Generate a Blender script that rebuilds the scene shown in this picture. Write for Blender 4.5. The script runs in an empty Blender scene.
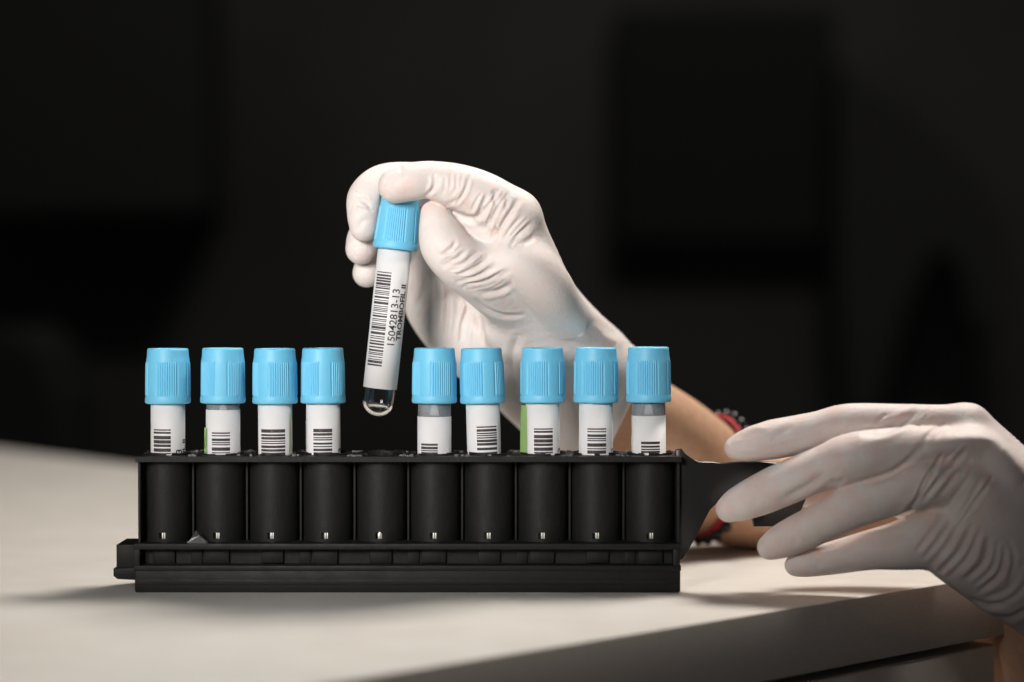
import bpy, bmesh, math, random
import numpy as np
from mathutils import Vector, Matrix

random.seed(7)
RNG = np.random.default_rng(7)
S = bpy.context.scene
COL = S.collection
# 1 unit = 1 cm: desk top at z = 0, front face of the rack at y = 0
S.unit_settings.system = 'METRIC'
S.unit_settings.scale_length = 0.01

# ------------------------------------------------------------------ camera
W, H, F = 1024, 682, 1943.0
CAM = np.array([0.0, -75.0, 11.32])
PITCH = math.atan(41 / F)
FWD = np.array([0, math.cos(PITCH), -math.sin(PITCH)])
UP = np.array([0, math.sin(PITCH), math.cos(PITCH)])
RIGHT = np.array([1.0, 0, 0])

def P(px, py, y):
    d = FWD + RIGHT * ((px - 512) / F) + UP * ((341 - py) / F)
    return CAM + d * ((y - CAM[1]) / d[1])

def cm(rpx, y):
    return rpx * (y - CAM[1]) / F

def project(v):
    d = v - CAM
    z = d @ FWD
    return np.stack([512 + F * (d @ RIGHT) / z, 341 - F * (d @ UP) / z], 1), z

cam = bpy.data.cameras.new('camera')
cam_o = bpy.data.objects.new('camera', cam)
COL.objects.link(cam_o)
cam_o.location = CAM
cam_o.rotation_euler = (math.pi / 2 - PITCH, 0, 0)
cam.sensor_width = 36
cam.lens = F / W * 36
cam.clip_start = 0.5
cam.clip_end = 3000
cam.dof.use_dof = True
cam.dof.focus_distance = 76.2
cam.dof.aperture_fstop = 0.037
S.camera = cam_o

# ------------------------------------------------------------------ materials
def lin(r, g, b):
    f = lambda c: (c / 255) / 12.92 if c / 255 <= 0.04045 else ((c / 255 + 0.055) / 1.055) ** 2.4
    return (f(r), f(g), f(b), 1)

def mat(name, col, rough=0.5, spec=0.5, sss=0, sss_r=(1, .4, .2), sss_scale=0.2, trans=0, ior=1.5,
        metal=0, coat=0):
    m = bpy.data.materials.new(name)
    m.use_nodes = True
    b = m.node_tree.nodes['Principled BSDF']
    b.inputs['Base Color'].default_value = (*col[:3], 1)
    b.inputs['Roughness'].default_value = rough
    b.inputs['Specular IOR Level'].default_value = spec
    b.inputs['IOR'].default_value = ior
    b.inputs['Metallic'].default_value = metal
    b.inputs['Transmission Weight'].default_value = trans
    b.inputs['Coat Weight'].default_value = coat
    if sss:
        b.inputs['Subsurface Weight'].default_value = sss
        b.inputs['Subsurface Radius'].default_value = sss_r
        b.inputs['Subsurface Scale'].default_value = sss_scale
    return m

def nd(m, t, **kw):
    n = m.node_tree.nodes.new(t)
    for k, v in kw.items():
        if k in n.inputs.keys():
            n.inputs[k].default_value = v
        else:
            setattr(n, k, v)
    return n

def lk(m, a, b):
    m.node_tree.links.new(a, b)

def noise(m, scale, detail=4, rough=0.6, stretch=None, coord='Object'):
    tc = nd(m, 'ShaderNodeTexCoord')
    n = nd(m, 'ShaderNodeTexNoise', Scale=scale, Detail=detail, Roughness=rough)
    if stretch:
        mp = nd(m, 'ShaderNodeMapping')
        mp.inputs['Scale'].default_value = stretch
        lk(m, tc.outputs[coord], mp.inputs['Vector'])
        lk(m, mp.outputs['Vector'], n.inputs['Vector'])
    else:
        lk(m, tc.outputs[coord], n.inputs['Vector'])
    return n

def bsdf(m):
    return m.node_tree.nodes['Principled BSDF']

def ramp(m, fac, stops):
    r = nd(m, 'ShaderNodeValToRGB')
    e = r.color_ramp.elements
    e[0].position, e[0].color = stops[0]
    e[1].position, e[1].color = stops[-1]
    for p, c in stops[1:-1]:
        x = e.new(p); x.color = c
    lk(m, fac, r.inputs['Fac'])
    return r

def bump(m, h, strength, dist, prev=None):
    b = nd(m, 'ShaderNodeBump', Strength=strength, Distance=dist)
    lk(m, h, b.inputs['Height'])
    if prev is not None:
        lk(m, prev.outputs['Normal'], b.inputs['Normal'])
    lk(m, b.outputs['Normal'], bsdf(m).inputs['Normal'])
    return b

M = {}
# desk laminate
m = M['desk'] = mat('warm_white_laminate', (0.70, 0.655, 0.60), 0.42, 0.4)
n1 = noise(m, 0.25, 5); n2 = noise(m, 9, 3)
r = ramp(m, n1.outputs['Fac'], [(0.3, (0.66, 0.615, 0.56, 1)), (0.7, (0.73, 0.685, 0.63, 1))])
lk(m, r.outputs['Color'], bsdf(m).inputs['Base Color'])
n3 = noise(m, 0.7, 6, 0.7, (1, 2.5, 1)); r3 = ramp(m, n3.outputs['Fac'], [(0.35, (0.30,) * 3 + (1,)), (0.7, (0.50,) * 3 + (1,))])
lk(m, r3.outputs['Color'], bsdf(m).inputs['Roughness'])
n4 = noise(m, 26, 3, 0.6); r4 = ramp(m, n4.outputs['Fac'], [(0.30, (0.93, 0.925, 0.92, 1)), (0.55, (1, 1, 1, 1))])
mx = nd(m, 'ShaderNodeMix', data_type='RGBA', blend_type='MULTIPLY'); mx.inputs['Factor'].default_value = 1
lk(m, r.outputs['Color'], mx.inputs[6]); lk(m, r4.outputs['Color'], mx.inputs[7]); lk(m, mx.outputs[2], bsdf(m).inputs['Base Color'])
bump(m, n2.outputs['Fac'], 0.15, 0.01)
# edge banding of the desk
m = M['edge'] = mat('desk_edge_banding', (0.46, 0.42, 0.38), 0.5, 0.35)
n1 = noise(m, 3, 6, 0.7, (1, 1, 4))
r = ramp(m, n1.outputs['Fac'], [(0.3, (0.43, 0.375, 0.33, 1)), (0.7, (0.51, 0.45, 0.395, 1))])
lk(m, r.outputs['Color'], bsdf(m).inputs['Base Color'])
# rack plastic
m = M['rack'] = mat('black_rack_plastic', (0.012, 0.012, 0.012), 0.5, 0.22)
n1 = noise(m, 2.2, 8, 0.7); n2 = noise(m, 60, 3); n3 = noise(m, 14, 6, 0.75, (1, 1, 0.25))
r = ramp(m, n3.outputs['Fac'], [(0.45, (0.010, 0.010, 0.0098, 1)), (0.68, (0.018, 0.0172, 0.0165, 1)), (0.78, (0.05, 0.048, 0.045, 1))])
lk(m, r.outputs['Color'], bsdf(m).inputs['Base Color'])
r2 = ramp(m, n1.outputs['Fac'], [(0.3, (0.42,) * 3 + (1,)), (0.75, (0.66,) * 3 + (1,))])
lk(m, r2.outputs['Color'], bsdf(m).inputs['Roughness'])
tc = nd(m, 'ShaderNodeTexCoord')
vo = nd(m, 'ShaderNodeTexVoronoi', Scale=5.0, Randomness=1.0); lk(m, tc.outputs['Object'], vo.inputs['Vector'])
dr = ramp(m, vo.outputs['Distance'], [(0.05, (1, 1, 1, 1)), (0.11, (0, 0, 0, 1))])
n5 = noise(m, 1.3, 3); dm = ramp(m, n5.outputs['Fac'], [(0.48, (0, 0, 0, 1)), (0.62, (1, 1, 1, 1))])
n6 = noise(m, 3.0, 2, 0.5, (0.5, 1, 26)); sr = ramp(m, n6.outputs['Fac'], [(0.66, (0, 0, 0, 1)), (0.70, (0.35,) * 3 + (1,))])
mu = nd(m, 'ShaderNodeMath', operation='MULTIPLY'); lk(m, dr.outputs['Color'], mu.inputs[0]); lk(m, dm.outputs['Color'], mu.inputs[1])
mu2 = nd(m, 'ShaderNodeMath', operation='MULTIPLY'); lk(m, sr.outputs['Color'], mu2.inputs[0]); lk(m, dm.outputs['Color'], mu2.inputs[1])
ad = nd(m, 'ShaderNodeMath', operation='MAXIMUM'); lk(m, mu.outputs[0], ad.inputs[0]); lk(m, mu2.outputs[0], ad.inputs[1])
mx = nd(m, 'ShaderNodeMix', data_type='RGBA'); lk(m, ad.outputs[0], mx.inputs['Factor']); lk(m, r.outputs['Color'], mx.inputs[6]); mx.inputs[7].default_value = (0.06, 0.057, 0.053, 1)
lk(m, mx.outputs[2], bsdf(m).inputs['Base Color'])
bump(m, n2.outputs['Fac'], 0.25, 0.01)
M['handle'] = mat('satin_black_handle_plastic', (0.010, 0.010, 0.010), 0.33, 0.5)
M['rack_dark'] = mat('dull_black_recess_plastic', (0.008, 0.008, 0.008), 0.7, 0.25)
M['clip'] = mat('spring_steel', (0.80, 0.76, 0.70), 0.42, 0.5, metal=0.6)
M['glint_grey'] = mat('glint_grey_plastic', (0.13, 0.125, 0.12), 0.4, 0.5)  # lighter grey painted in for whitish reflections on the rack-top marks
# cap plastic
m = M['cap'] = mat('sky_blue_cap_plastic', (0.155, 0.52, 0.74), 0.48, 0.45, sss=0.3, sss_r=(0.3, 0.6, 1.0), sss_scale=0.12)
n1 = noise(m, 30, 4)
bump(m, n1.outputs['Fac'], 0.06, 0.01)
M['glass'] = mat('clear_tube_plastic', (0.97, 0.98, 0.98), 0.03, 0.5, trans=1, ior=1.47)
# thin clear wall that lets the light through: see-through in the middle, glossy towards its rim
m = M['clear'] = bpy.data.materials.new('thin_clear_tube_plastic')
m.use_nodes = True
nt = m.node_tree
tr = nd(m, 'ShaderNodeBsdfTransparent', Color=(0.94, 0.95, 0.96, 1))
gb = nd(m, 'ShaderNodeBsdfGlossy', Roughness=0.08, Color=(0.95, 0.96, 0.97, 1))
df = nd(m, 'ShaderNodeBsdfDiffuse', Color=(0.8, 0.81, 0.83, 1))
lw = nd(m, 'ShaderNodeLayerWeight', Blend=0.35)
m1 = nd(m, 'ShaderNodeMixShader'); m2 = nd(m, 'ShaderNodeMixShader', Fac=0.2)
lk(m, lw.outputs['Fresnel'], m1.inputs[0]); lk(m, tr.outputs[0], m1.inputs[1]); lk(m, gb.outputs[0], m1.inputs[2])
lk(m, m1.outputs[0], m2.inputs[1]); lk(m, df.outputs[0], m2.inputs[2])
lk(m, m2.outputs[0], nt.nodes['Material Output'].inputs['Surface'])
M['liquid'] = mat('clear_liquid', (0.95, 0.96, 0.97), 0.0, 0.5, trans=1, ior=1.33)
M['stopper'] = mat('grey_rubber_stopper', (0.78, 0.80, 0.83), 0.5, 0.3)
m = M['paper'] = mat('white_label_paper', (0.80, 0.775, 0.76), 0.5, 0.35, sss=0.2, sss_r=(1, .9, .8), sss_scale=0.05)
n1 = noise(m, 6, 4)
bump(m, n1.outputs['Fac'], 0.1, 0.015)
m = M['ink'] = mat('grey_black_print_ink', (0.045, 0.036, 0.038), 0.55, 0.3)
n1 = noise(m, 22, 3)
r = ramp(m, n1.outputs['Fac'], [(0.4, (0.03, 0.024, 0.026, 1)), (0.75, (0.12, 0.10, 0.105, 1))])
lk(m, r.outputs['Color'], bsdf(m).inputs['Base Color'])
M['ink_faint'] = mat('faint_grey_print_ink', (0.42, 0.385, 0.39), 0.55, 0.3)
M['pale_green'] = mat('pale_green_paper', (0.72, 0.77, 0.62), 0.55, 0.3, sss=0.4, sss_r=(.6, 1, .3), sss_scale=0.1)
M['green'] = mat('lime_green_paper', (0.50, 0.76, 0.30), 0.55, 0.3, sss=0.4, sss_r=(.6, 1, .3), sss_scale=0.1)
# latex
def latex():
    m = mat('white_latex_glove', (0.82, 0.755, 0.72), 0.54, 0.34, sss=0.5, sss_r=(1.0, 0.48, 0.33), sss_scale=0.14)
    at = nd(m, 'ShaderNodeAttribute', attribute_name='flush')
    n1 = noise(m, 1.3, 5, 0.6)
    mul = nd(m, 'ShaderNodeMath', operation='MULTIPLY')
    r0 = ramp(m, n1.outputs['Fac'], [(0.35, (0.15,) * 3 + (1,)), (0.65, (1, 1, 1, 1))])
    lk(m, at.outputs['Fac'], mul.inputs[0]); lk(m, r0.outputs['Color'], mul.inputs[1])
    mx = nd(m, 'ShaderNodeMix', data_type='RGBA')
    lk(m, mul.outputs[0], mx.inputs['Factor'])
    mx.inputs[6].default_value = (0.74, 0.685, 0.645, 1)
    mx.inputs[7].default_value = (0.70, 0.47, 0.42, 1)
    lk(m, mx.outputs[2], bsdf(m).inputs['Base Color'])
    bsdf(m).inputs['Coat Roughness'].default_value = 0.32
    n2 = noise(m, 7, 6, 0.65); n3 = noise(m, 70, 2)
    b1 = bump(m, n2.outputs['Fac'], 0.24, 0.05)
    b2 = bump(m, n3.outputs['Fac'], 0.12, 0.01, b1)
    # fine creases: thin lines where a stretched noise crosses its middle value
    for sc, st, k in ((1.6, (1, 1, 2.2), 0.22), (1.9, (2.0, 1, 0.8), 0.18)):
        n4 = noise(m, sc, 1.5, 0.5, st)
        cr = ramp(m, n4.outputs['Fac'], [(0.455, (1, 1, 1, 1)), (0.485, (0.35,) * 3 + (1,)), (0.5, (0, 0, 0, 1)), (0.515, (0.35,) * 3 + (1,)), (0.545, (1, 1, 1, 1))])
        b2 = bump(m, cr.outputs['Color'], k, 0.02, b2)
    return m
M['latex'] = latex()
m = M['skin'] = mat('warm_skin', (0.60, 0.36, 0.235), 0.5, 0.4, sss=0.35, sss_r=(1.0, 0.35, 0.2), sss_scale=0.3)
n1 = noise(m, 2.0, 5); n2 = noise(m, 40, 3)
r = ramp(m, n1.outputs['Fac'], [(0.35, (0.56, 0.325, 0.20, 1)), (0.7, (0.64, 0.39, 0.26, 1))])
lk(m, r.outputs['Color'], bsdf(m).inputs['Base Color'])
bump(m, n2.outputs['Fac'], 0.2, 0.02)
M['red'] = mat('red_cord', (0.42, 0.035, 0.035), 0.6, 0.3)
M['bead'] = mat('black_bead', (0.012, 0.010, 0.012), 0.25, 0.5)
m = M['wall'] = mat('dark_grey_wall_paint', (0.05, 0.049, 0.046), 0.8, 0.1)
n1 = noise(m, 0.012, 3, 0.5)
r = ramp(m, n1.outputs['Fac'], [(0.35, (0.034, 0.033, 0.031, 1)), (0.65, (0.054, 0.053, 0.049, 1))])
lk(m, r.outputs['Color'], bsdf(m).inputs['Base Color'])
M['black'] = mat('matt_black_panel', (0.019, 0.019, 0.019), 0.8, 0.05)
M['charcoal'] = mat('matt_charcoal_paint', (0.030, 0.030, 0.029), 0.8, 0.05)
M['scrap'] = mat('cloudy_plastic_scrap', (0.13, 0.125, 0.12), 0.3, 0.5, trans=0.7)

# ------------------------------------------------------------------ scene helpers
def link(o, parent=None):
    COL.objects.link(o)
    if parent is not None:
        o.parent = parent
    return o

def thing(name, label, cat, loc=(0, 0, 0), group=None):
    o = bpy.data.objects.new(name, None)
    o.empty_display_size = 1
    o.location = loc
    link(o)
    o['label'] = label
    o['category'] = cat
    if group:
        o['group'] = group
    return o

def mesh_obj(name, me, material, parent=None, smooth=True):
    me.name = name
    me.materials.clear()
    me.materials.append(material)
    if smooth:
        me.polygons.foreach_set('use_smooth', [True] * len(me.polygons))
    return link(bpy.data.objects.new(name, me), parent)

def pyd(verts, faces):
    me = bpy.data.meshes.new('m')
    me.from_pydata([tuple(map(float, v)) for v in verts], [], faces)
    me.update()
    return me

def bm_mesh(bm):
    me = bpy.data.meshes.new('m')
    bmesh.ops.recalc_face_normals(bm, faces=bm.faces)
    bm.to_mesh(me)
    bm.free()
    return me

def add_box(bm, x0, x1, y0, y1, z0, z1, bev=0.0, seg=2):
    r = bmesh.ops.create_cube(bm, size=1)
    vs = r['verts']
    for v in vs:
        v.co = Vector(((x0 + x1) / 2 + v.co.x * (x1 - x0), (y0 + y1) / 2 + v.co.y * (y1 - y0), (z0 + z1) / 2 + v.co.z * (z1 - z0)))
    if bev:
        es = list({e for v in vs for e in v.link_edges})
        bmesh.ops.bevel(bm, geom=es, offset=bev, segments=seg, affect='EDGES', profile=0.5)

def add_prism(bm, poly, y0, y1, bev=0.0):
    """poly: list of (x, z) extruded from y0 to y1"""
    a = [bm.verts.new((x, y0, z)) for x, z in poly]
    b = [bm.verts.new((x, y1, z)) for x, z in poly]
    n = len(poly)
    bm.faces.new(a); bm.faces.new(b[::-1])
    side = [bm.faces.new((a[i], b[i], b[(i + 1) % n], a[(i + 1) % n])) for i in range(n)]
    if bev:
        es = [e for e in {e for v in a + b for e in v.link_edges} if (e.verts[0] in a) == (e.verts[1] in a)]
        bmesh.ops.bevel(bm, geom=es, offset=bev, segments=2, affect='EDGES', profile=0.5)

def lathe(prof, n=64, rfun=None, close=False):
    """prof: list of (r, z). r == 0 rows become poles"""
    V, Fc, rows = [], [], []
    for r, z in prof:
        if r < 1e-6:
            rows.append([len(V)] * n); V.append((0, 0, z))
        else:
            row = []
            for i in range(n):
                a = 2 * math.pi * i / n
                rr = r + (rfun(a, z) if rfun else 0)
                row.append(len(V)); V.append((rr * math.cos(a), rr * math.sin(a), z))
            rows.append(row)
    pairs = list(zip(rows[:-1], rows[1:]))
    if close:
        pairs.append((rows[-1], rows[0]))
    for a, b in pairs:
        for i in range(n):
            j = (i + 1) % n
            f = []
            for q in (a[i], a[j], b[j], b[i]):
                if q not in f:
                    f.append(q)
            if len(f) > 2:
                Fc.append(f)
    return pyd(V, Fc)

def edge_split(o, deg=35):
    me = o.data
    me.shade_smooth() if hasattr(me, 'shade_smooth') else None
    bm = bmesh.new(); bm.from_mesh(me)
    for e in bm.edges:
        if len(e.link_faces) == 2 and e.calc_face_angle(0) > math.radians(deg):
            e.smooth = False
    bm.to_mesh(me); bm.free()
    return o

# ------------------------------------------------------------------ desk
C = np.array([20.72, 5.45]); U = -np.array([.749, .663]); V = np.array([-.663, .749])
def slab(bm, c, lu, lv, z0, z1, bev):
    pts = [c, c + U * lu, c + U * lu + V * lv, c + V * lv]
    a = [bm.verts.new((p[0], p[1], z0)) for p in pts]
    b = [bm.verts.new((p[0], p[1], z1)) for p in pts]
    bm.faces.new(a); bm.faces.new(b)
    for i in range(4):
        j = (i + 1) % 4
        bm.faces.new((a[i], a[j], b[j], b[i]))
    bmesh.ops.bevel(bm, geom=list(bm.edges), offset=bev, segments=3, affect='EDGES', profile=0.5)
desk = thing('desk', 'warm white laminate desk with a thick square-edged top under the tube rack', 'desk', (C[0], C[1], 0))
inv = Matrix.Translation((-C[0], -C[1], 0))
bm = bmesh.new(); slab(bm, C, 130, 150, -2.55, 0, 0.07)
me = bm_mesh(bm); me.transform(inv)
dt = mesh_obj('desktop', me, M['desk'], desk); edge_split(dt, 25)
me.materials.append(M['edge'])
for p in me.polygons:
    if abs(p.normal.z) < 0.3:
        p.material_index = 1
bm = bmesh.new(); slab(bm, C + U * 0.5 + V * 0.4, 121, 56, -22, -2.95, 0.12)
me = bm_mesh(bm); me.transform(inv)
edge_split(mesh_obj('drawer_front', me, M['edge'], desk), 25)
bm = bmesh.new(); slab(bm, C + U * 3.5 + V * 3.0, 116, 52, -21, -2.57, 0.05)
me = bm_mesh(bm); me.transform(inv)
edge_split(mesh_obj('cabinet_body', me, M['edge'], desk), 25)

# ------------------------------------------------------------------ background
bm = bmesh.new(); add_box(bm, -400, 400, 402, 408, -120, 300)
o = mesh_obj('wall', bm_mesh(bm), M['wall'], smooth=False); o['kind'] = 'structure'
o['label'] = 'dark grey wall far behind, out of focus'
a = P(615, 240, 390); b = P(835, 8, 390)
bm = bmesh.new(); add_box(bm, a[0], b[0], 390, 398, a[2], b[2], 0.6)
o = mesh_obj('dark_panel', bm_mesh(bm), M['black'], smooth=False)
o['label'] = 'blurred black rectangular panel upright in the dark background'; o['category'] = 'panel'
a = P(-40, 214, 370); b = P(205, -30, 370)
bm = bmesh.new(); add_box(bm, a[0], b[0], 370, 401, a[2], b[2], 1.5)
o = mesh_obj('wall_cabinet', bm_mesh(bm), M['charcoal'], smooth=False)
o['label'] = 'large blurred black cabinet hanging on the dark wall'; o['category'] = 'cabinet'
q = [(838, 60), (900, 95), (950, 150), (985, 190), (1000, 230), (1004, 320), (985, 345), (968, 320), (962, 250), (930, 235), (900, 300), (880, 420), (845, 420), (838, 300)]
poly = [(P(x, y, 370)[0], P(x, y, 370)[2]) for x, y in q]
bm = bmesh.new(); add_prism(bm, poly, 370, 384, 2.0)
o = mesh_obj('equipment_stand', bm_mesh(bm), M['charcoal'], smooth=False)
o['label'] = 'blurred dark curved equipment stand beside the black panel in the background'; o['category'] = 'equipment'
q = [(-60, 330), (20, 325), (50, 350), (68, 400), (72, 470), (-60, 470)]
poly = [(P(x, y, 180)[0], P(x, y, 180)[2]) for x, y in q]
bm = bmesh.new(); add_prism(bm, poly, 180, 200, 2.0)
o = mesh_obj('equipment_case', bm_mesh(bm), M['black'], smooth=False)
o['label'] = 'blurred black rounded case beyond the far corner of the desk'; o['category'] = 'case'
# ------------------------------------------------------------------ rack
PITCHX = 53.55 / 25.9
TY = 1.45
XC = [P(167.8 + i * 53.55, 500, TY)[0] for i in range(10)]
X0, X1 = P(135.5, 500, 0)[0], P(681.5, 500, 0)[0]
#TY                        # depth of the well axes
rack = thing('tube_rack', 'black plastic tube rack with ten wells and a side handle, standing on the desk', 'rack', ((X0 + X1) / 2, TY, 0))
RO = Matrix.Translation((-(X0 + X1) / 2, -TY, 0))
def rpart(name, bm, material, deg=30, parent=None):
    me = bm_mesh(bm); me.transform(RO)
    o = mesh_obj(name, me, material, parent or rack)
    return edge_split(o, deg)
ZT0, ZT1 = 5.06, 5.26
R_W = 0.975
# top plate with round holes: ring grid per well + infill, extruded
def top_plate():
    bm = bmesh.new()
    NS = 40
    Yf, Yb = 0.0, 2.9
    hr = 0.78
    for i, xc in enumerate(XC):
        xl = (XC[i - 1] + xc) / 2 if i else X0
        xr = (XC[i + 1] + xc) / 2 if i < 9 else X1
        for z, flip in ((ZT1, False), (ZT0, True)):
            inner, outer = [], []
            for k in range(NS):
                a = 2 * math.pi * k / NS
                ca, sa = math.cos(a), math.sin(a)
                inner.append(bm.verts.new((xc + hr * ca, TY + hr * sa, z)))
                tx = ((xr - xc) if ca > 0 else (xl - xc)) / ca if abs(ca) > 1e-6 else 1e9
                ty = ((Yb - TY) if sa > 0 else (Yf - TY)) / sa if abs(sa) > 1e-6 else 1e9
                t = min(tx, ty)
                outer.append(bm.verts.new((xc + t * ca, TY + t * sa, z)))
            for k in range(NS):
                j = (k + 1) % NS
                bm.faces.new((inner[k], inner[j], outer[j], outer[k]))
            # corners
            for cx, cy in ((xl, Yf), (xr, Yf), (xl, Yb), (xr, Yb)):
                best = None
                for k in range(NS):
                    j = (k + 1) % NS
                    A, B = outer[k].co, outer[j].co
                    onx = lambda p: abs(p.x - cx) < 1e-5
                    ony = lambda p: abs(p.y - cy) < 1e-5
                    if (onx(A) and ony(B) and not ony(A)) or (ony(A) and onx(B) and not onx(A)):
                        v = bm.verts.new((cx, cy, z))
                        bm.faces.new((outer[k], outer[j], v))
            if z == ZT1:
                top_in = inner
            else:
                for k in range(NS):
                    j = (k + 1) % NS
                    bm.faces.new((top_in[k], top_in[j], inner[j], inner[k]))
    bmesh.ops.remove_doubles(bm, verts=bm.verts, dist=1e-4)
    for (xa, ya, xb, yb) in ((X0, Yf, X1, Yf), (X1, Yf, X1, Yb), (X1, Yb, X0, Yb), (X0, Yb, X0, Yf)):
        bm.faces.new([bm.verts.new(p) for p in ((xa, ya, ZT0), (xb, yb, ZT0), (xb, yb, ZT1), (xa, ya, ZT1))])
    # chipped raised collars that catch the light; the embossed marks have painted glints
    for i, xc in enumerate(XC):
        n = 26
        for k in range(n):
            a0 = 2 * math.pi * k / n
            if random.random() < 0.18:
                continue
            a1 = a0 + 2 * math.pi / n * 0.98
            h = random.uniform(0.05, 0.11)
            q = []
            for rr in (0.80, 0.89):
                for aa in (a0, a1):
                    q.append((xc + rr * math.cos(aa), TY + rr * math.sin(aa)))
            lo = [bm.verts.new((x, y, ZT1 - 0.02)) for x, y in q]
            hi = [bm.verts.new((x, y, ZT1 + h)) for x, y in q]
            bm.faces.new((hi[0], hi[1], hi[3], hi[2]))
            for u, w in ((0, 1), (1, 3), (3, 2), (2, 0)):
                bm.faces.new((lo[u], lo[w], hi[w], hi[u]))
    return bm
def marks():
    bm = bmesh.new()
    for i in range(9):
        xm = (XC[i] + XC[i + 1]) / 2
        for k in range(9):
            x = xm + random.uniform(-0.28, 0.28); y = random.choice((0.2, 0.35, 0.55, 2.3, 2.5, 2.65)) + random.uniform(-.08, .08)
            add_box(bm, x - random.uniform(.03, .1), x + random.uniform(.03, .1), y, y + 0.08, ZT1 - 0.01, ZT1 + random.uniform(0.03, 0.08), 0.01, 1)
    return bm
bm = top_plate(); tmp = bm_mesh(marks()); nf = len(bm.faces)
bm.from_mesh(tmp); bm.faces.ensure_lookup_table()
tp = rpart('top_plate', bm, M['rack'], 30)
tp.data.materials.append(M['glint_grey'])
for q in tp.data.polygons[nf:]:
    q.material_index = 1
ZW0 = 1.76
SLOT_Z0, SLOT_Z1 = 2.02, 2.26
def well(xc, k):
    """tube wall with a small rectangular slot at the front, floor, inner wall"""
    bm = bmesh.new()
    N = 72
    zs = [ZW0, SLOT_Z0, SLOT_Z1, 3.3, 4.3, ZT0 + 0.01]
    ctr = -math.pi / 2 - 0.02
    ang = [ctr - math.pi + 2 * math.pi * i / N for i in range(N)]
    def ring(r, z):
        return [bm.verts.new((xc + r * math.cos(a), TY + r * math.sin(a), z)) for a in ang]
    outer = [ring(R_W, z) for z in zs]; inner = [ring(0.80, z) for z in zs]
    slot = {N // 2 - 2, N // 2 - 1, N // 2}
    for L in range(len(zs) - 1):
        for i in range(N):
            j = (i + 1) % N
            if L == 1 and i in slot:
                continue
            bm.faces.new((outer[L][i], outer[L][j], outer[L + 1][j], outer[L + 1][i]))
            bm.faces.new((inner[L][j], inner[L][i], inner[L + 1][i], inner[L + 1][j]))
    a, b = N // 2 - 2, N // 2 + 1
    for L in (1, 2):
        for i in range(a, b):
            bm.faces.new((outer[L][i], outer[L][i + 1], inner[L][i + 1], inner[L][i]))
    for i in (a, b):
        bm.faces.new((outer[1][i], outer[2][i], inner[2][i], inner[1][i]))
    for i in range(N):
        j = (i + 1) % N
        bm.faces.new((outer[-1][i], outer[-1][j], inner[-1][j], inner[-1][i]))
        bm.faces.new((outer[0][i], outer[0][j], inner[0][j], inner[0][i]))
    w = rpart('well', bm, M['rack'], 40)
    # the metal spring clip behind the slot
    bm = bmesh.new()
    yy = TY - 0.945
    if k == 4:
        add_box(bm, xc - 0.10, xc + 0.06, yy, yy + 0.05, SLOT_Z0 - 0.02, SLOT_Z1 - 0.02, 0.015)
        add_box(bm, xc - 0.06, xc + 0.02, yy - 0.05, yy, SLOT_Z0 + 0.02, SLOT_Z1 + 0.03, 0.015)
    else:
        for dx in (-0.035, 0.055):
            add_box(bm, xc + dx - 0.03, xc + dx + 0.026, yy, yy + 0.05, SLOT_Z0 - 0.02, SLOT_Z1 + 0.01, 0.012)
    rpart('clip', bm, M['clip'], 30, w)
    return w
for k, xc in enumerate(XC):
    well(xc, k)
# ribs between the wells and end walls
bm = bmesh.new()
for i in range(9):
    xm = (XC[i] + XC[i + 1]) / 2
    add_box(bm, xm - 0.045, xm + 0.045, 1.1, 2.5, 1.85, ZT0 + 0.005, 0.015, 1)
add_box(bm, X0 + 0.06, X0 + 0.16, 0.18, 2.72, 1.85, ZT0 + 0.005, 0.02, 1)
add_box(bm, X1 - 0.16, X1 - 0.04, 0.30, 2.72, 1.85, ZT0 + 0.005, 0.02, 1)
add_box(bm, X0 + 0.25, X1 - 0.3, TY + 0.25, TY + 0.40, 1.85, ZT0 + 0.005)
rpart('dividing_rib', bm, M['rack'])
# base
XB0, XB1 = P(134, 500, 0)[0], P(681, 500, 0)[0]
bm = bmesh.new()
add_box(bm, XB0, XB1 - 0.02, -0.08, 3.0, 1.67, 1.90, 0.03)            # ledge
add_box(bm, XB0 + 0.02, XB1, -0.08, 3.0, 0.84, 1.05, 0.03)            # lower ledge
add_box(bm, XB0 + 0.02, XB1 - 0.02, -0.06, 2.96, 0.0, 0.86, 0.07)     # foot block
add_box(bm, XB0 + 0.06, XB1 - 0.04, -0.085, 3.0, 0.30, 0.52, 0.02)     # rib along the foot
add_box(bm, XB0 + 0.3, XB1 - 0.1, 0.62, 2.6, 1.02, 1.70)              # back of the recess
add_box(bm, XB0, XB0 + 0.22, -0.04, 2.9, 1.02, 1.70, 0.02)
add_box(bm, XB1 - 0.30, XB1 - 0.03, -0.04, 2.9, 1.02, 1.70, 0.02)
for i, xc in enumerate(XC):
    add_box(bm, xc - 0.42 - 0.1 * (i % 2), xc + 0.45, 0.46, 0.7, 1.03 + 0.02 * (i % 3), 1.69, 0.05)
    if i % 2:
        add_box(bm, xc - 1.05, xc - 0.6, 0.54, 0.7, 1.03, 1.69, 0.03)
rpart('base', bm, M['rack'])
# clip lug on the left end
bm = bmesh.new()
xl0, xl1 = P(115, 500, 0)[0], XB0 + 0.1
add_box(bm, xl0, xl1, 0.2, 2.2, 0.90, 1.83, 0.03)
add_prism(bm, [(xl0 - 0.1, 0.62), (xl0 + 0.06, 0.50), (xl1, 0.46), (xl1, 0.95), (xl0 - 0.1, 0.91)], 0.1, 2.3, 0.03)
rpart('end_lug', bm, M['rack'])
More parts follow.
